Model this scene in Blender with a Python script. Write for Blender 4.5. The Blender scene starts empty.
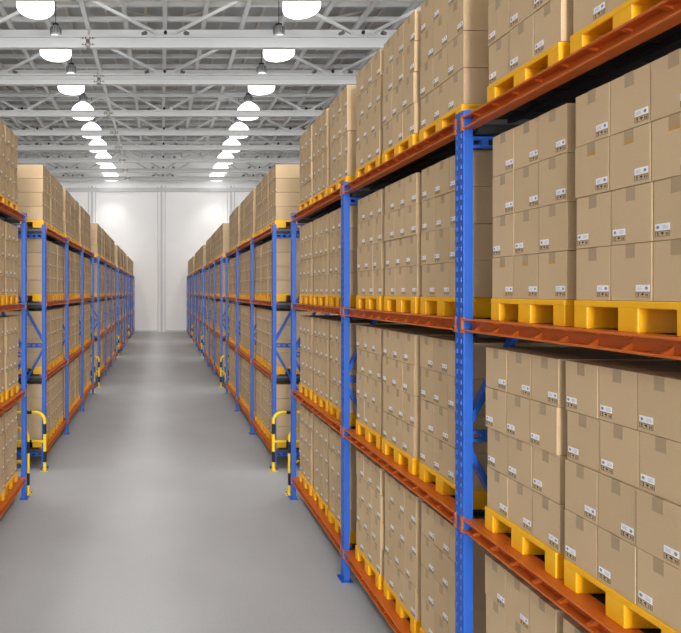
import bpy, math, random
from mathutils import Vector, Matrix

random.seed(11)
C = bpy.context.scene.collection
SC = bpy.context.scene

# ------------------------------------------------------------------ materials
def lin(c):
    return tuple(((v / 255) / 12.92 if v / 255 <= .04045 else (((v / 255) + .055) / 1.055) ** 2.4) for v in c)

def material(name, rgb, rough=.5, metal=0., noise=None, island=0., bump=0., spec=.5):
    """rgb sRGB 0-255; noise=(scale, amount) mottling; island = brightness spread between separate pieces."""
    m = bpy.data.materials.new(name); m.use_nodes = True
    nt = m.node_tree; N = nt.nodes; L = nt.links
    b = N['Principled BSDF']
    base = lin(rgb)
    b.inputs['Base Color'].default_value = (*base, 1)
    b.inputs['Roughness'].default_value = rough
    b.inputs['Metallic'].default_value = metal
    b.inputs['Specular IOR Level'].default_value = spec
    src = None
    if noise or island:
        hsv = N.new('ShaderNodeHueSaturation'); hsv.inputs['Color'].default_value = (*base, 1)
        val = None
        if noise:
            tc = N.new('ShaderNodeTexCoord')
            nz = N.new('ShaderNodeTexNoise'); nz.inputs['Scale'].default_value = noise[0]
            nz.inputs['Detail'].default_value = 5
            L.new(tc.outputs['Object'], nz.inputs['Vector'])
            mr = N.new('ShaderNodeMapRange')
            mr.inputs['From Min'].default_value = .25; mr.inputs['From Max'].default_value = .75
            mr.inputs['To Min'].default_value = 1 - noise[1]; mr.inputs['To Max'].default_value = 1 + noise[1]
            L.new(nz.outputs['Fac'], mr.inputs['Value']); val = mr.outputs['Result']
        if island:
            def spread(sock, amount):
                m2 = N.new('ShaderNodeMapRange')
                m2.inputs['To Min'].default_value = 1 - amount; m2.inputs['To Max'].default_value = 1 + amount
                L.new(sock, m2.inputs['Value']); return m2.outputs['Result']
            ge = N.new('ShaderNodeNewGeometry'); oi = N.new('ShaderNodeObjectInfo')
            for s in (spread(ge.outputs['Random Per Island'], island), spread(oi.outputs['Random'], island)):
                if val is None: val = s
                else:
                    mu = N.new('ShaderNodeMath'); mu.operation = 'MULTIPLY'
                    L.new(val, mu.inputs[0]); L.new(s, mu.inputs[1]); val = mu.outputs[0]
        L.new(val, hsv.inputs['Value'])
        L.new(hsv.outputs['Color'], b.inputs['Base Color'])
        if bump and noise:
            bp = N.new('ShaderNodeBump'); bp.inputs['Strength'].default_value = bump; bp.inputs['Distance'].default_value = .01
            L.new(nz.outputs['Fac'], bp.inputs['Height']); L.new(bp.outputs['Normal'], b.inputs['Normal'])
    return m

M = {}
M['kraft'] = material('kraft_cardboard', (209, 182, 144), .85, noise=(160, .09), island=.04, spec=.2)
M['tape'] = material('kraft_tape', (178, 154, 122), .5, spec=.4)
M['tape_amber'] = material('amber_tape', (196, 150, 84), .45, spec=.4)
M['label'] = material('white_label', (250, 250, 252), .6)
M['ink'] = material('black_ink', (34, 32, 30), .7)
M['emblem'] = material('blue_grey_ink', (138, 146, 172), .7)
M['grey_ink'] = material('pale_grey_ink', (178, 182, 190), .7)
M['blue'] = material('blue_painted_steel', (38, 94, 190), .38, noise=(6, .03))
M['blue_tab'] = material('blue_stamped_steel', (66, 126, 236), .35)
M['orange'] = material('orange_painted_steel', (204, 104, 38), .34, noise=(5, .04))
M['pallet'] = material('yellow_moulded_plastic', (255, 190, 26), .42, noise=(40, .03))
M['deck'] = material('black_steel_slats', (40, 40, 42), .55)
M['bar'] = material('grey_galvanised_steel', (104, 106, 110), .45, .3)
M['guard_y'] = material('yellow_guard_paint', (250, 208, 20), .35)
M['guard_k'] = material('black_guard_paint', (22, 22, 22), .4)
M['roof_white'] = material('white_roof_steel', (200, 202, 202), .5)
M['roof_warm'] = material('pale_beige_roof_steel', (188, 181, 172), .55)
M['roof'] = material('grey_roof_sheet', (168, 169, 169), .7, noise=(1.5, .04))
M['wall'] = material('white_wall_panel', (253, 253, 253), .6, noise=(.7, .015))
M['side_wall'] = material('grey_side_wall', (184, 185, 187), .7)
M['column'] = material('grey_white_column', (208, 209, 211), .55)
M['dark'] = material('dark_cast_metal', (46, 46, 48), .4, .4)
M['cap'] = material('grey_lamp_housing', (150, 152, 152), .4, .2)

def emission(name, rgb, s):
    m = bpy.data.materials.new(name); m.use_nodes = True
    b = m.node_tree.nodes['Principled BSDF']
    b.inputs['Base Color'].default_value = (.9, .9, .9, 1)
    b.inputs['Emission Color'].default_value = (*rgb, 1)
    b.inputs['Emission Strength'].default_value = s
    return m
M['glow'] = emission('glowing_white_diffuser', (1, .99, .97), 2.2)

def floor_material():
    m = bpy.data.materials.new('polished_concrete'); m.use_nodes = True
    nt = m.node_tree; N = nt.nodes; L = nt.links; b = N['Principled BSDF']
    tc = N.new('ShaderNodeTexCoord')
    n1 = N.new('ShaderNodeTexNoise'); n1.inputs['Scale'].default_value = .35; n1.inputs['Detail'].default_value = 6
    n2 = N.new('ShaderNodeTexNoise'); n2.inputs['Scale'].default_value = 28; n2.inputs['Detail'].default_value = 4
    for n in (n1, n2): L.new(tc.outputs['Object'], n.inputs['Vector'])
    ad = N.new('ShaderNodeMath'); ad.operation = 'MULTIPLY_ADD'; ad.inputs[1].default_value = .35
    L.new(n2.outputs['Fac'], ad.inputs[0]); L.new(n1.outputs['Fac'], ad.inputs[2])
    r = N.new('ShaderNodeValToRGB')
    r.color_ramp.elements[0].position = .35; r.color_ramp.elements[0].color = (*lin((170, 171, 172)), 1)
    r.color_ramp.elements[1].position = 1.0; r.color_ramp.elements[1].color = (*lin((192, 193, 194)), 1)
    L.new(ad.outputs[0], r.inputs['Fac']); L.new(r.outputs['Color'], b.inputs['Base Color'])
    b.inputs['Roughness'].default_value = .52
    b.inputs['Specular IOR Level'].default_value = .3
    return m
M['floor'] = floor_material()

# ------------------------------------------------------------------ mesh builder
class MB:
    def __init__(s): s.v = []; s.f = []; s.m = []; s.mats = []; s.sm = []
    def mi(s, mat):
        if mat not in s.mats: s.mats.append(mat)
        return s.mats.index(mat)
    def add(s, vs, fs, mat, smooth=False):
        o = len(s.v); k = s.mi(mat)
        s.v += [tuple(p) for p in vs]
        for f in fs:
            s.f.append([i + o for i in f]); s.m.append(k); s.sm.append(smooth)
        return s
    def box(s, x0, x1, y0, y1, z0, z1, mat, rot=None, piv=None):
        vs = [Vector((x, y, z)) for z in (z0, z1) for y in (y0, y1) for x in (x0, x1)]
        if rot is not None:
            vs = [rot @ (p - piv) + piv for p in vs]
        return s.add(vs, [(0, 2, 3, 1), (4, 5, 7, 6), (0, 1, 5, 4), (2, 6, 7, 3), (0, 4, 6, 2), (1, 3, 7, 5)], mat)
    def bar(s, a, b, w, h, mat, up=(0, 0, 1)):
        """square bar from a to b, w across and h along 'up'."""
        a = Vector(a); b = Vector(b); d = (b - a).normalized(); u = Vector(up)
        sx = d.cross(u).normalized(); u = sx.cross(d).normalized()
        vs = [p + sx * (i * w / 2) + u * (j * h / 2) for p in (a, b) for j in (-1, 1) for i in (-1, 1)]
        return s.add(vs, [(0, 2, 3, 1), (4, 5, 7, 6), (0, 1, 5, 4), (2, 6, 7, 3), (0, 4, 6, 2), (1, 3, 7, 5)], mat)
    def prism(s, prof, axis, a, b, mat):
        """profile of 2-D points extruded along axis 'x' or 'y' from a to b."""
        n = len(prof)
        P = (lambda p, t: (t, p[0], p[1])) if axis == 'x' else (lambda p, t: (p[0], t, p[1]))
        vs = [P(p, a) for p in prof] + [P(p, b) for p in prof]
        fs = [(i, (i + 1) % n, n + (i + 1) % n, n + i) for i in range(n)]
        fs += [tuple(range(n))[::-1], tuple(range(n, 2 * n))]
        return s.add(vs, fs, mat)
    def lathe(s, prof, c, mat, seg=32, smooth=True):
        vs = []; fs = []
        n = len(prof)
        for k in range(seg):
            t = 2 * math.pi * k / seg
            for r, z in prof: vs.append((c[0] + r * math.cos(t), c[1] + r * math.sin(t), c[2] + z))
        for k in range(seg):
            k2 = (k + 1) % seg
            for i in range(n - 1): fs.append((k * n + i, k2 * n + i, k2 * n + i + 1, k * n + i + 1))
        return s.add(vs, fs, mat, smooth)
    def tube(s, pts, r, mats, seg=10):
        """tube along pts; mats gives one material per length of it."""
        pts = [Vector(p) for p in pts]; n = len(pts); rings = []
        ref = Vector((0, 1, 0))
        for i, p in enumerate(pts):
            d = (pts[min(i + 1, n - 1)] - pts[max(i - 1, 0)]).normalized()
            a = d.cross(ref).normalized(); b = d.cross(a)
            rings.append([p + a * (r * math.cos(2 * math.pi * k / seg)) + b * (r * math.sin(2 * math.pi * k / seg)) for k in range(seg)])
        for i in range(n - 1):
            s.add(rings[i] + rings[i + 1], [(k, (k + 1) % seg, seg + (k + 1) % seg, seg + k) for k in range(seg)], mats[i], True)
        s.add(rings[0], [tuple(range(seg))], mats[0]); s.add(rings[-1], [tuple(range(seg))[::-1]], mats[-1])
        return s
    def mesh(s, name, bevel=0, recalc=True):
        me = bpy.data.meshes.new(name); me.from_pydata(s.v, [], s.f)
        for m in s.mats: me.materials.append(M[m])
        me.polygons.foreach_set('material_index', s.m)
        me.polygons.foreach_set('use_smooth', s.sm)
        if recalc or bevel:
            import bmesh
            bm = bmesh.new(); bm.from_mesh(me)
            if recalc: bmesh.ops.recalc_face_normals(bm, faces=bm.faces)
            if bevel:
                bmesh.ops.bevel(bm, geom=list(bm.edges), offset=bevel, segments=2, affect='EDGES', profile=.5)
            bm.to_mesh(me); bm.free()
        me.update(); return me

def link(name, data, parent=None, loc=(0, 0, 0), rz=0.):
    o = bpy.data.objects.new(name, data); C.objects.link(o)
    o.location = loc; o.rotation_euler = (0, 0, rz)
    if parent is not None: o.parent = parent
    return o

def thing(o, label, cat, group=None):
    o['label'] = label; o['category'] = cat
    if group: o['group'] = group
    return o

def struct(o):
    o['kind'] = 'structure'; return o

# ------------------------------------------------------------------ layout (metres; camera at origin plan, +y down the aisle)
EYE = 4.2
F = 540.0
XR, XL = 2.65, 2.74            # aisle faces of the right and left racks
BAY = 3.088; PW = .137; PD = .083   # bay pitch, post width, post depth
RACK0 = 1.64; RPITCH = 11.14; NR = 5
RDEPTH = 1.36
BEAM_TOP = (.455, 2.212, 3.962, 5.732)
BH = .112
POST_H = 5.79
PAL_W, PAL_D, PAL_H = .822, 1.2, .182
PAL_SET = .086
PAL_PITCH = .937
BOXW, BOXD, BOXH = .2745, .6, .335
YEND = 56.2
YOPEN = -38.0
HALF = 17.0
ROOF_Z = EYE + 14.95

# ------------------------------------------------------------------ setting
def setting():
    mb = MB().box(-HALF, HALF, YOPEN, YEND, -.2, 0, 'floor'); struct(link('floor', mb.mesh('floor')))
    mb = MB()
    mb.box(-HALF, HALF, YOPEN, YEND + .3, ROOF_Z, ROOF_Z + .2, 'roof')
    struct(link('ceiling', mb.mesh('ceiling')))
    mb = MB().box(-HALF, HALF, YEND, YEND + .3, -.2, ROOF_Z, 'wall')
    struct(link('wall_back', mb.mesh('wall_back')))
    for s, n in ((-1, 'wall_left'), (1, 'wall_right')):
        mb = MB().box(s * HALF, s * (HALF + .3), YOPEN, YEND + .3, -.2, ROOF_Z, 'side_wall')
        struct(link(n, mb.mesh(n)))
    mb = MB()                                     # unseen end wall added behind the camera; its invented opening shapes the daylight
    mb.box(-HALF, -7, YOPEN - .3, YOPEN, 0, ROOF_Z, 'wall'); mb.box(7, HALF, YOPEN - .3, YOPEN, 0, ROOF_Z, 'wall')
    mb.box(-7, 7, YOPEN - .3, YOPEN, 16, ROOF_Z, 'wall')
    struct(link('wall_front_light_mask', mb.mesh('wall_front_light_mask')))
    for x in (-14.4, -7.15, .05, 7.25, 14.5):     # wall columns: a broad flat with a web and two flanges
        mb = MB()
        mb.box(-.42, .42, -.10, 0, 0, ROOF_Z - 4.0, 'wall')
        mb.box(-.42, -.34, -.22, -.10, 0, ROOF_Z - 4.0, 'column')
        mb.box(.34, .42, -.22, -.10, 0, ROOF_Z - 4.0, 'column')
        mb.box(-.10, .10, -.30, -.10, 0, ROOF_Z - 4.0, 'column')
        struct(link('column', mb.mesh('column'), loc=(x, YEND, 0)))
    mb = MB().box(-HALF, HALF, YEND - .34, YEND, EYE + 10.35, EYE + 10.72, 'column')
    struct(link('trim_1', mb.mesh('trim_1')))
    mb = MB().box(-HALF, HALF, YEND - .05, YEND, 0, .16, 'column')
    struct(link('baseboard_back', mb.mesh('baseboard_back')))
setting()

# ------------------------------------------------------------------ roof steel
TRUSS_Y = (20.35, 24.45, 28.75, 33.95, 38.1, 42.0, 46.1, 49.95, 53.4)
def roof():
    SPL = -3.3
    for k, y in enumerate(TRUSS_Y):
        root = struct(link('roof_truss', None, loc=(0, y, 0)))
        zb, zt = EYE + 11.0, EYE + 11.56
        if k > 2: zt = EYE + 11.36
        for a, b in ((-HALF + .05, SPL - .1), (SPL + .1, 12.0 if k == 1 else HALF - .05)):
            mb = MB()
            mb.box(a, b, -.05, .05, zb + .05, zt - .05, 'roof_white')          # web of the I-section
            mb.box(a, b, -.12, .12, zb, zb + .09, 'roof_white')
            mb.box(a, b, -.12, .12, zt - .09, zt, 'roof_white')
            if k == 2: mb.box(a, b, -.12, -.05, zb + .27, zb + .34, 'roof_white')
            link('bottom_chord', mb.mesh('bottom_chord'), root)
        for i, zz in enumerate((zb + .1, zt - .16)):
            mb = MB().box(SPL - .32, SPL + .32, -.09, -.05, zz, zz + .08, 'roof_warm')
            for q in (-.22, -.1, .1, .22): mb.box(SPL + q - .025, SPL + q + .025, -.13, -.09, zz + .015, zz + .065, 'dark')
            link('splice_plate', mb.mesh('splice_plate'), root)
        th = .40 if k == 2 else .17
        mb = MB()
        for a, b in ((-HALF + .05, -3.9), (-3.75, HALF - .05)): mb.box(a, b, -.08, .08, EYE + 13.9 - th, EYE + 13.9, 'roof_white')
        link('top_chord', mb.mesh('top_chord'), root)
        for j in range(-2, 2):
            x0 = .2 + 8.9 * j
            for a, b in ((x0 + .3, x0 + 4.45), (x0 + 8.6, x0 + 4.45)):
                mb = MB().bar((a, -.02, zt + .06), (b, -.02, EYE + 13.75), .11, .13, 'roof_white')
                link('diagonal', mb.mesh('diagonal'), root)
        for j in range(-1, 2):
            x0 = .2 + 8.9 * j
            mb = MB().box(x0 - .55, x0 + .55, -.10, .10, zt, zt + .07, 'roof_white')
            for q in (-.95, .95):
                mb.box(x0 + q - .12, x0 + q + .12, -.14, -.02, zt + .02, zt + .16, 'bar', Matrix.Rotation(.5 * (1 if q > 0 else -1), 3, 'Y'), Vector((x0 + q, 0, zt + .09)))
            mb.lathe([(0, -.09), (.06, -.07), (.09, 0), (.06, .07), (0, .09)], (x0, -.16, zt + .1), 'dark', 10)
            link('gusset', mb.mesh('gusset'), root)
    # purlins across the hall, and lengthwise members above and below them
    y = 23.76
    me = MB().box(-HALF, HALF, -.09, .09, 0, .2, 'roof_white').mesh('purlin')
    while y < YEND - .2:
        struct(link('purlin', me, loc=(0, y, EYE + 14.1))); y += 1.47
    me = MB().box(-.11, .11, 19.5, YEND, 0, .16, 'roof_white').mesh('longitudinal_beam')
    me2 = MB().box(-.06, .06, 19.5, YEND, 0, .14, 'roof_warm').mesh('roof_rib')
    for i in range(-8, 9):
        x = .2 + 2.03 * i
        if abs(x) < HALF - .2:
            struct(link('longitudinal_beam', me, loc=(x, 0, EYE + 13.94)))
            if x + 1.2 < HALF: struct(link('roof_rib', me2, loc=(x + 1.015, 0, EYE + 14.45)))
    for k in range(1, len(TRUSS_Y) - 1, 2):      # flat cross bracing under the roof sheet
        for j in range(-2, 2):
            x0 = .2 + 8.12 * j; y0, y1 = TRUSS_Y[k], TRUSS_Y[k + 1]
            for a, b in (((x0, y0), (x0 + 8.12, y1)), ((x0 + 8.12, y0), (x0, y1))):
                zz = EYE + 14.36 + (.09 if a[0] < b[0] else 0)
                mb = MB().bar((a[0], a[1], zz), (b[0], b[1], zz), .09, .08, 'roof_warm')
                struct(link('wind_brace', mb.mesh('wind_brace')))
roof()

# ------------------------------------------------------------------ lamps
LAMP_Y = (21.6, 25.75, 30.2, 34.8, 39.0, 43.05, 47.1, 50.9, 54.35)
LAMP_X = {'left': -5.02, 'right': 5.62}
ORD = ('first', 'second', 'third', 'fourth', 'fifth', 'sixth', 'seventh', 'eighth', 'ninth')
LAMP_W = 700.0
def lamp_light(parent, loc, power=LAMP_W, cone=105):
    ld = bpy.data.lights.new('lamp_light', 'SPOT'); ld.energy = power; ld.spot_size = math.radians(cone); ld.spot_blend = 1.0
    ld.shadow_soft_size = .5; ld.color = (1, .98, .95)
    return link('lamp_light', ld, parent, loc)
def lamps():
    zb = EYE + 11.2
    dome = MB().lathe([(a, b * .88) for a, b in [(0, 0), (.58, 0), (.67, .025), (.725, .09), (.745, .22), (.74, .40), (.73, .52), (.67, .66), (.57, .80), (.44, .93), (.32, 1.03), (.24, 1.08), (0, 1.09)]], (0, 0, 0), 'glow', 36).mesh('dome')
    house = MB().lathe([(0, 1.07), (.25, 1.07), (.26, 1.20), (.245, 1.38), (.21, 1.52), (.17, 1.56), (0, 1.56)], (0, 0, 0), 'cap', 24).mesh('housing')
    fins = MB()
    for i in range(12):
        t = math.pi * 2 * i / 12
        fins.box(-.012, .012, .2, .275, 1.18, 1.46, 'bar', Matrix.Rotation(t, 3, 'Z'), Vector((0, 0, 0)))
    fins = fins.mesh('cooling_fins')
    neck = MB().lathe([(0, 1.555), (.16, 1.555), (.15, 1.66), (.06, 1.70), (0, 1.70)], (0, 0, 0), 'dark', 16).mesh('neck')
    cable = MB().lathe([(0, 1.69), (.018, 1.69), (.018, 3.3), (0, 3.3)], (0, 0, 0), 'dark', 8).mesh('cable')
    for side, x in LAMP_X.items():
        for k, y in enumerate(LAMP_Y):
            r = thing(link('pendant_lamp', None, loc=(x, y, zb)),
                      f'white glowing dome pendant lamp, {ORD[k]} from the front in the {side} row', 'lamp', 'pendant lamps under the roof')
            link('lamp_shade', dome, r); h = link('housing', house, r, (0, 0, -.12)); link('cooling_fins', fins, h)
            link('neck', neck, r, (0, 0, -.12)); link('cable', cable, r, (0, 0, -.12))
            lamp_light(r, (0, 0, -.08))
        for y in (17.3, 13.0, 8.7, 4.4):          # the same rows go on over and behind the camera
            lamp_light(None, (x, y, zb - .08))
        for y in LAMP_Y + (17.3, 13.0, 8.7):               # the row over the next aisle, behind the racks: shines through the gaps between them
            lamp_light(None, (12.6 if x > 0 else -12.6, y, zb - .08), 600.0, 125)
lamps()

# ------------------------------------------------------------------ racks
# local frame of a rack: x = 0 at the aisle face, +x into the rack, y along the aisle; the left racks are mirrored
def rack_meshes(s):
    D = {}
    mb = MB().box(0, s * PD, 0, PW, 0, POST_H, 'blue')
    for i in range(62):                                   # two columns of stamped tabs on the aisle face
        z = .12 + i * .0905
        for yy, dz in ((.026, 0), (.086, 0)):
            mb.box(-s * .007, s * .002, yy, yy + .024, z + dz, z + dz + .044, 'blue_tab')
    D['post'] = mb.mesh('upright_post', bevel=.004)
    mb = MB().box(-s * .05, s * (PD + .03), -.04, PW + .04, 0, .012, 'blue')
    for q in (-.028, PW + .028): mb.lathe([(0, .012), (.012, .012), (.012, .03), (0, .03)], (s * .03, q, 0), 'bar', 8)
    D['foot'] = mb.mesh('foot_plate')
    mb = MB()
    # horizontal strut with rectangular holes: built as rails and bridges
    x0, x1 = PD, RDEPTH - PD
    def strut(z0, h):
        m = MB()
        m.box(s * x0, s * x1, .045, .09, z0, z0 + h * .28, 'blue'); m.box(s * x0, s * x1, .045, .09, z0 + h * .72, z0 + h, 'blue')
        n = 9; w = (x1 - x0) / n
        for i in range(n + 1):
            xx = x0 + i * w
            m.box(s * max(x0, xx - .03), s * min(x1, xx + .03), .046, .089, z0 + h * .25, z0 + h * .75, 'blue')
        return m
    D['strut'] = [strut(z, h).mesh('horizontal_strut') for z, h in ((5.47, .10), (2.87, .10), (.29, .09))]
    def diag(za, zb):
        return MB().bar((s * PD * .6, PW / 2, za), (s * (RDEPTH - PD * .6), PW / 2, zb), .05, .075, 'blue', (0, 1, 0)).mesh('diagonal_brace')
    D['diag'] = [diag(3.0, 5.3), diag(2.84, .55)]
    # C-section beam open to the aisle, with little ribs
    Lb = BAY - PW
    mb = MB()
    prof = [(0, 0), (0, .012), (.074, .012), (.074, BH - .012), (0, BH - .012), (0, BH), (.165, BH), (.165, BH - .03), (.10, BH - .03), (.10, 0)]
    mb.prism([(s * a, b) for a, b in prof], 'y', 0, Lb, 'orange')
    for zc in (.008, BH - .008):                          # rolled front lips
        mb.prism([(-s * .002 + .009 * math.cos(math.pi * k / 5), zc + .009 * math.sin(math.pi * k / 5)) for k in range(10)], 'y', .02, Lb - .02, 'orange')
    n = 12
    for i in range(n):
        y = .11 + i * (Lb - .22) / (n - 1)
        mb.add([(s * .074, y - .012, .012), (s * .074, y + .012, .012), (s * .014, y + .012, .012), (s * .014, y - .012, .012),
                (s * .074, y - .012, .058), (s * .074, y + .012, .058)],
               [(0, 1, 2, 3), (0, 4, 5, 1), (3, 2, 5, 4), (0, 3, 4), (1, 5, 2)], 'orange')
        mb.add([(s * .074, y - .012, BH - .012), (s * .074, y + .012, BH - .012), (s * .014, y + .012, BH - .012), (s * .014, y - .012, BH - .012),
                (s * .074, y - .012, BH - .036), (s * .074, y + .012, BH - .036)],
               [(0, 1, 2, 3), (0, 4, 5, 1), (3, 2, 5, 4), (0, 3, 4), (1, 5, 2)], 'orange')
    D['beam'] = mb.mesh('shelf_beam')
    def conn(y0, y1, yf):
        m = MB().box(-s * .014, s * .004, y0, y1, -.013, BH + .013, 'orange')
        m.box(-s * .012, s * .003, min(yf, y0), max(yf, y1), -.012, .004, 'orange')
        m.box(-s * .012, s * .003, min(yf, y0), max(yf, y1), BH - .004, BH + .012, 'orange')
        m.box(-s * .020, -s * .012, (y0 + y1) / 2 - .007, (y0 + y1) / 2 + .007, .03, .05, 'bar')
        m.box(-s * .020, -s * .012, (y0 + y1) / 2 - .007, (y0 + y1) / 2 + .007, BH - .05, BH - .03, 'bar')
        return m.mesh('beam_connector')
    D['conn'] = [conn(-.030, -.006, .012), conn(Lb + .006, Lb + .030, Lb - .012)]
    mb = MB()
    n = 12
    w = Lb / n
    for i in range(n):
        mb.box(s * .166, s * (RDEPTH - .166), i * w + .012, (i + 1) * w - .012, BH - .040, BH - .004 - (i % 2) * .008, 'deck')
    for xx in (.35, .9): mb.box(s * xx, s * (xx + .05), .051, Lb - .051, BH - .075, BH - .045, 'deck')
    for q in (.004, Lb - .046): mb.box(s * .101, s * (RDEPTH - .101), q, q + .042, -.05, BH - .084, 'deck')
    D['deck'] = mb.mesh('shelf_deck')
    D['cross'] = MB().box(s * .101, s * (RDEPTH - .101), 0, .05, BH - .083, BH - .041, 'bar').mesh('cross_bar')
    return D
RM = {1: rack_meshes(1), -1: rack_meshes(-1)}

def face_x(side): return XR if side == 1 else -XL
def post_y(r, i): return RACK0 + r * RPITCH + i * BAY     # near edge of post i of rack r

RACKN = ('nearest', 'second', 'third', 'fourth', 'farthest')
SIDEN = {1: 'right', -1: 'left'}
def make_rack(side, r):
    D = RM[side]; s = side
    root = thing(link('pallet_rack', None, loc=(face_x(side), post_y(r, 0), 0)),
                 f'blue and orange steel pallet rack, {RACKN[r]} along the {SIDEN[side]} side of the aisle', 'rack', 'pallet racks along the aisle')
    # the frames and bays of the nearest racks that lie behind the camera's view are still part of the rack
    for i in range(4):
        for back in (0, 1):
            p = link('upright_post', D['post'], root, (s * (RDEPTH - PD) * back, i * BAY, 0))
            link('foot_plate', D['foot'], p)
        for m in D['strut']: link('horizontal_strut', m, root, (0, i * BAY, 0))
        for m in D['diag']: link('diagonal_brace', m, root, (0, i * BAY, 0))
    for i in range(3):
        for z in BEAM_TOP:
            b = link('shelf_beam', D['beam'], root, (0, i * BAY + PW, z - BH))
            for m in D['conn']: link('beam_connector', m, b)
            # rear beam: the mirror image, opening to the back
            b = link('shelf_beam', RM[-s]['beam'], root, (s * RDEPTH, i * BAY + PW, z - BH))
            link('shelf_deck', D['deck'], root, (0, i * BAY + PW, z - BH))
            for q in (0, BAY - PW - .05): link('cross_bar', D['cross'], root, (0, i * BAY + PW + q, z - BH))
for side in (1, -1):
    for r in range(NR): make_rack(side, r)

# ------------------------------------------------------------------ pallets
# local: origin = middle of the pallet's aisle edge at its base, +x*s into the rack
HW = PAL_W / 2
YB = ((-HW, -HW + .112), (-.07, .07), (HW - .112, HW))
XB = ((0, .26), (.46, .74), (.94, 1.2))
TOPT = .042
def pallet_parts(s):
    mb = MB()
    mb.box(0, s * PAL_D, -HW, HW, PAL_H - TOPT, PAL_H, 'pallet')
    deck = mb.mesh('deck', bevel=.008)
    feet = []
    for xa, xb in XB:
        for ya, yb in YB:
            mb = MB().box(s * (xa + .001), s * (xb - .001), ya + .001, yb - .001, 0, PAL_H - TOPT + .004, 'pallet')
            feet.append(mb.mesh('foot_block', bevel=.006))
    whole = MB()
    whole.box(0, s * PAL_D, -HW, HW, PAL_H - TOPT, PAL_H, 'pallet')
    for xa, xb in XB:
        for ya, yb in YB: whole.box(s * xa, s * xb, ya, yb, 0, PAL_H - TOPT, 'pallet')
    return deck, feet, whole.mesh('pallet')
PM = {1: pallet_parts(1), -1: pallet_parts(-1)}

SHELF = ('lowest shelf', 'second shelf', 'third shelf', 'top shelf')
POS = ('near', 'middle', 'far')
BAYN = ('first', 'second', 'third')

def stack_word(side, r, bay, p):
    """stacks of the nearest racks are counted from a post one can find."""
    if r == 0 and side == 1:
        if bay == 0: return f'{ORD[2 - p]} stack right of the nearest blue post'
        n = (bay - 1) * 3 + p
        return f'{ORD[n]} stack left of the nearest blue post'
    return None

def px(x, y, z): return (161 + F * x / y, 291.5 - F * (z - EYE) / y)
def in_frame(x, y, z, mx=0):
    if y < .3: return False
    u, v = px(x, y, z); return -mx < u < 681 + mx and -mx < v < 633 + mx

NEAR_Y = {(0, 3, 2): 4.15, (0, 3, 1): 3.245, (0, 2, 2): 4.119, (0, 2, 1): 3.185, (0, 1, 2): 4.18, (0, 1, 1): 3.28, (0, 0, 2): 4.22, (0, 0, 1): 3.31,
          (1, 2, 2): 7.237, (1, 2, 1): 6.28, (1, 2, 0): 5.351}
slots = []          # every pallet load the photo can show
for side in (1, -1):
    for r in range(NR):
        for bay in range(3):
            y0 = post_y(r, bay) + PW
            for p in range(3):
                yc = y0 + .05 + HW + p * PAL_PITCH
                for lv in range(4):
                    x = face_x(side) + side * PAL_SET
                    if any(in_frame(x, yc + q, BEAM_TOP[lv] + h) for q in (-HW, 0, HW) for h in (0, .17, .8, 1.5)):
                        slots.append(dict(side=side, r=r, bay=bay, p=p, lv=lv, x=x, y=NEAR_Y.get((bay, lv, p), yc) * .991 if side == 1 and r == 0 and (bay, lv, p) in NEAR_Y else yc + random.uniform(-.02, .02), z=BEAM_TOP[lv]))
slots.sort(key=lambda d: d['y'])

PAL_MAX = 300
far_pallets = []
for n, d in enumerate(slots):
    s = d['side']; dx = random.uniform(-.012, .012)
    d['dx'] = dx
    if n >= PAL_MAX: far_pallets.append(d); continue
    w = stack_word(d['side'], d['r'], d['bay'], d['p'])
    if w: lab = f"yellow plastic pallet on {SHELF[d['lv']]}, under {w}"
    else: lab = f"yellow pallet, {SHELF[d['lv']]}, {POS[d['p']]} load of {BAYN[d['bay']]} bay, {RACKN[d['r']]} {SIDEN[s]} rack"
    loc = (d['x'] + dx, d['y'], d['z'])
    deck, feet, whole = PM[s]
    if d['r'] == 0:
        o = link('pallet', None, loc=loc)
        link('deck', deck, o)
        for f in feet: link('foot_block', f, o)
    else:
        o = link('pallet', whole, loc=loc)
    thing(o, lab, 'pallet', 'yellow pallets on the rack shelves')
if far_pallets:
    mb = MB()
    for d in far_pallets:
        me = PM[d['side']][2]
        mb.add([(v.co.x + d['x'], v.co.y + d['y'], v.co.z + d['z']) for v in me.vertices], [list(p.vertices) for p in me.polygons], 'pallet')
    o = link('pallets', mb.mesh('pallets', recalc=False))
    thing(o, 'farthest yellow pallets at the end of the racks by the white back wall', 'pallets'); o['kind'] = 'stuff'

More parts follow.
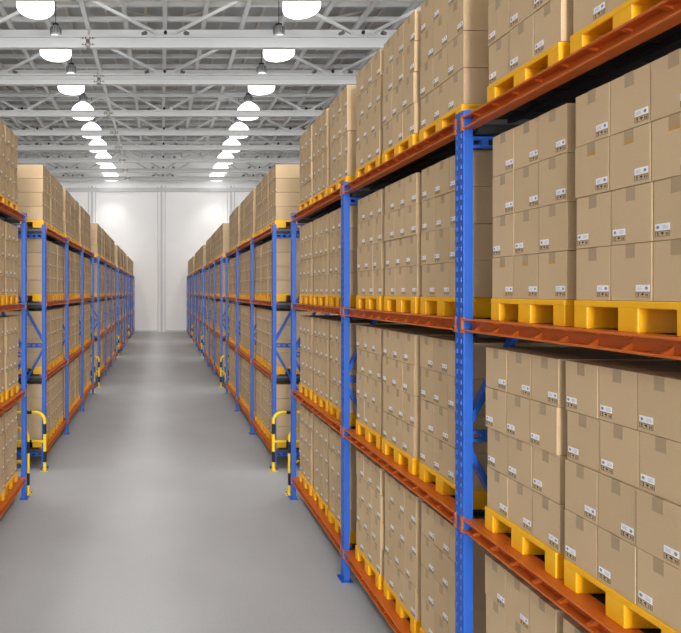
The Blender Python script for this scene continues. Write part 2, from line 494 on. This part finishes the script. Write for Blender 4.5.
# ------------------------------------------------------------------ boxes
def box_mesh(s):
    return MB().box(0, s * BOXD, -BOXW / 2 + .0015, BOXW / 2 - .0015, 0, BOXH - .003, 'kraft').mesh('box', bevel=.0035)
BM = {1: box_mesh(1), -1: box_mesh(-1)}
def sticker(s, corner):
    """white delivery label over a strip of handling marks; corner -1/+1 along y."""
    w = .086; c = corner * (BOXW / 2 - .014 - w / 2); z0 = .022
    mb = MB()
    def rect(y0, y1, za, zb, mat, d=.0012):
        mb.box(-s * d, 0, c + y0, c + y1, za, zb, mat)
    rect(-w / 2, w / 2, z0 + .033, z0 + .071, 'label', .0014)
    e = corner * (w / 2 - .017)
    vs = [(-s * .0024, c + e + .0095 * math.cos(a), z0 + .052 + .0095 * math.sin(a)) for a in [2 * math.pi * k / 14 for k in range(14)]]
    mb.add(vs, [tuple(range(14))], 'emblem')
    for q in (.059, .051, .044):
        a, b = sorted((-corner * (w / 2 - .008), -corner * .002))
        rect(a, b, z0 + q - .0012, z0 + q + .0012, 'grey_ink', .0022)
    # handling marks: frame, upright arrows, umbrella, glass
    for a, b, za, zb in ((-w / 2, w / 2, .0, .0014), (-w / 2, w / 2, .028, .0294), (-w / 2, -w / 2 + .0014, 0, .029), (w / 2 - .0014, w / 2, 0, .029)):
        rect(a, b, z0 + za, z0 + zb, 'ink')
    for i in range(3):
        q = c + (i - 1) * .027; D = -s * .0014
        if i == 0:
            for t in (-.005, .005):
                mb.add([(D, q + t - .004, z0 + .015), (D, q + t + .004, z0 + .015), (D, q + t, z0 + .023)], [(0, 1, 2)], 'ink')
                rect(q - c + t - .0014, q - c + t + .0014, z0 + .006, z0 + .016, 'ink')
        elif i == 1:
            mb.add([(D, q - .010, z0 + .014), (D, q + .010, z0 + .014), (D, q + .006, z0 + .022), (D, q, z0 + .025), (D, q - .006, z0 + .022)], [(0, 1, 2, 3, 4)], 'ink')
            rect(q - c - .001, q - c + .001, z0 + .005, z0 + .015, 'ink')
        else:
            mb.add([(D, q - .006, z0 + .024), (D, q + .006, z0 + .024), (D, q + .002, z0 + .013), (D, q - .002, z0 + .013)], [(0, 1, 2, 3)], 'ink')
            rect(q - c - .0012, q - c + .0012, z0 + .007, z0 + .014, 'ink'); rect(q - c - .005, q - c + .005, z0 + .005, z0 + .0075, 'ink')
    return mb.mesh('label', recalc=False)
SM = {(s, c): sticker(s, c) for s in (1, -1) for c in (1, -1)}
def tape_mesh(s, amber):
    mb = MB().box(-s * .0012, s * .05, -.031, .031, BOXH - .003, BOXH - .0022, 'tape')
    mb.box(-s * .0012, 0, -.031, .031, BOXH - .085, BOXH - .0022, 'tape')
    if amber: mb.box(-s * .0018, 0, -.031, .031, BOXH - .085, BOXH - .062, 'tape_amber')
    return mb.mesh('tape')
TM = {(s, a): tape_mesh(s, a) for s in (1, -1) for a in (0, 1)}

ROWN = ('bottom', 'second', 'third', 'top')
boxes = []
SPEC = {(2, 1): (1, -1, 1, 1), (1, 1): (-1, 1, -1, -1), (2, 2): (1, -1, 1, 1), (1, 2): (1, -1, -1, 1)}
for d in slots:
    s = d['side']
    for row in range(4):
        corner = random.choice((-1, 1)) if random.random() < .4 else (1, -1, 1, 1)[row] * (1 if d['lv'] != 1 else -1)
        corner = -corner
        if s == 1 and d['r'] == 0 and d['bay'] == 0 and (d['lv'], d['p']) in SPEC: corner = -SPEC[(d['lv'], d['p'])][row]
        if s == -1: corner = -corner
        amber = random.random() < .2
        rdx = random.uniform(-.006, .008); rdy = random.uniform(-.007, .007)
        for col in range(3):
            x = d['x'] + d['dx'] + s * (.016 + rdx + random.uniform(-.003, .003))
            y = d['y'] + (col - 1) * (BOXW + .002) + rdy
            z = d['z'] + PAL_H + .001 + row * BOXH
            u, v = px(x, max(y, .5), z + BOXH / 2)
            vis = -150 < u < 831 and -150 < v < 783 and y > 1
            if not vis: continue
            area = 1 / max(y, .5) ** 3
            boxes.append(dict(d=d, s=s, row=row, col=col, x=x, y=y, z=z, corner=corner, amber=amber, area=area, front=True))
boxes.sort(key=lambda b: -b['area'])
NBOX = 300
rest = []
COLN = {1: ('right', 'middle', 'left'), -1: ('left', 'middle', 'right')}
for n, b in enumerate(boxes):
    d = b['d']
    if n >= NBOX or d['r'] != 0: rest.append(b); continue
    s = b['s']
    w = stack_word(s, d['r'], d['bay'], d['p'])
    if w: lab = f"{COLN[s][b['col']]} kraft box, {ROWN[b['row']]} row, {SHELF[d['lv']]}, {w}"
    else: lab = f"{COLN[s][b['col']]} kraft box, {ROWN[b['row']]} row, {SHELF[d['lv']]}, {ORD[2 - d['p']]} stack from left rack's end post"
    o = thing(link('cardboard_box', BM[s], loc=(b['x'], b['y'], b['z']), rz=random.uniform(-.006, .006)), lab, 'box', 'cardboard boxes stacked on the pallets')
    link('label', SM[(s, b['corner'])], o); link('tape', TM[(s, int(b['amber']))], o)

def rest_mesh():
    mb = MB()
    # a second row of boxes behind the front one only where a rack's end face shows it
    back = []
    for b in rest:
        d = b['d']
        if d['r'] > 0 and (d['bay'] == 0 or b['y'] < 26): back.append(b)
    back += [b for b in boxes if b['d']['r'] == 0]
    for b in rest:
        s = b['s']; x, y, z = b['x'], b['y'], b['z']; w = BOXW / 2 - .006
        mb.box(x, x + s * BOXD, y - w, y + w, z, z + BOXH - .008, 'kraft')
        c = y + b['corner'] * (BOXW / 2 - .057); e = .0016
        def quad(y0, y1, z0, z1, mat, ee=e):
            q = [(x - s * ee, y0, z0), (x - s * ee, y1, z0), (x - s * ee, y1, z1), (x - s * ee, y0, z1)]
            mb.add(q, [(0, 1, 2, 3)], mat)
        quad(c - .043, c + .043, z + .055, z + .093, 'label')
        if y < 22:
            for i in (-1, 0, 1): quad(c + i * .027 - .007, c + i * .027 + .007, z + .028, z + .046, 'ink')
            k = c + b['corner'] * .026; quad(k - .011, k + .011, z + .063, z + .085, 'emblem', e * 1.6)
        quad(y - .031, y + .031, z + BOXH - .085, z + BOXH - .006, 'tape_amber' if b['amber'] else 'tape')
    for b in back:
        s = b['s']; x, y, z = b['x'] + s * (BOXD + .004), b['y'], b['z']; w = BOXW / 2 - .003
        mb.box(x, x + s * (BOXD - .02), y - w, y + w, z, z + BOXH - .004, 'kraft')
    return mb.mesh('cardboard_boxes', recalc=True)
o = link('cardboard_boxes', rest_mesh())
thing(o, 'smaller kraft boxes stacked on pallets further down both sides of the aisle', 'boxes'); o['kind'] = 'stuff'

# ------------------------------------------------------------------ end guards
def guard_parts(s):
    R = .04; H = 1.36; D = 1.25; B = .2
    pts = []; mats = []
    z = .0
    segs = [(.0, 'guard_y'), (.20, 'guard_k'), (.45, 'guard_y'), (.86, 'guard_k'), (1.10, 'guard_y')]
    path = [(0, 0, zz) for zz, _ in segs]; mat = [m for _, m in segs]
    path.append((0, 0, H - B)); mat.append('guard_y')
    for k in range(1, 9):
        t = math.pi / 2 * k / 8
        path.append((s * (B - B * math.cos(t)), 0, H - B + B * math.sin(t))); mat.append('guard_y')
    for xx, m in ((.30, 'guard_k'), (.52, 'guard_y'), (.74, 'guard_k'), (.96, 'guard_y')):
        path.append((s * xx, 0, H)); mat.append(m)
    for k in range(0, 9):
        t = math.pi / 2 * k / 8
        path.append((s * (D - B + B * math.sin(t)), 0, H - B + B * math.cos(t))); mat.append('guard_y')
    for zz, m in ((1.10, 'guard_k'), (.86, 'guard_y'), (.45, 'guard_k'), (.20, 'guard_y'), (0, 'guard_y')):
        path.append((s * D, 0, zz)); mat.append(m)
    hoop = MB().tube(path, R, mat).mesh('hoop')
    rail = MB().tube([(s * .03, 0, .68), (s * .30, 0, .68), (s * .52, 0, .68), (s * .74, 0, .68), (s * .96, 0, .68), (s * (D - .03), 0, .68)], .034,
                     ['guard_y', 'guard_k', 'guard_y', 'guard_k', 'guard_y', 'guard_y']).mesh('rail')
    foot = MB().box(-.085, .085, -.085, .085, 0, .014, 'guard_y')
    for a in (-.06, .06):
        for b in (-.06, .06): foot.lathe([(0, .014), (.014, .014), (.014, .03), (0, .03)], (a, b, 0), 'bar', 8)
    return hoop, rail, foot.mesh('foot_plate'), D
GM = {1: guard_parts(1), -1: guard_parts(-1)}
for side in (1, -1):
    for r in range(NR):
        hoop, rail, foot, D = GM[side]
        ends = []
        if r > 0: ends.append(('near', post_y(r, 0) - .10, -.01))
        if r < NR - 1: ends.append(('far', post_y(r, 3) + PW + .13, .015))
        for nm, y, dx in ends:
            g = thing(link('rack_guard', None, loc=(face_x(side) + side * dx, y, 0)),
                      f'yellow and black guard hoop at {nm} end of the {RACKN[r]} {SIDEN[side]} rack', 'guard rail', 'guard hoops at the rack ends')
            link('hoop', hoop, g); link('rail', rail, g)
            link('foot_plate', foot, g); link('foot_plate', foot, g, (side * D, 0, 0))

# ------------------------------------------------------------------ camera, world, view
cam = bpy.data.cameras.new('camera'); co = link('camera', cam)
co.location = (0, 0, EYE); co.rotation_euler = (math.pi / 2, 0, 0)
cam.sensor_fit = 'HORIZONTAL'; cam.sensor_width = 36; cam.lens = F / 681 * 36
cam.shift_x = (340.5 - 161) / 681; cam.shift_y = -(316.5 - 291.5) / 681
cam.clip_end = 200
SC.camera = co

w = bpy.data.worlds.new('world'); SC.world = w; w.use_nodes = True
bg = w.node_tree.nodes['Background']; bg.inputs['Color'].default_value = (1, .985, .96, 1); bg.inputs['Strength'].default_value = 27
pl = bpy.data.lights.new('daylight_portal', 'AREA'); pl.shape = 'RECTANGLE'; pl.size = 14; pl.size_y = 16
pl.cycles.is_portal = True     # samples the sky through the added opening behind the camera, emits nothing itself
po = link('daylight_portal', pl, None, (0, YOPEN, 8)); po.rotation_euler = (math.pi / 2, 0, 0)

SC.view_settings.view_transform = 'Standard'; SC.view_settings.look = 'None'
SC.view_settings.gamma = 1; SC.view_settings.exposure = .38
SC.view_settings.use_curve_mapping = False
SC.cycles.use_denoising = True
SC.cycles.max_bounces = 8
SC.cycles.diffuse_bounces = 5
print('SLOTS', len(slots), 'BOXES', len(boxes), 'REST', len(rest))
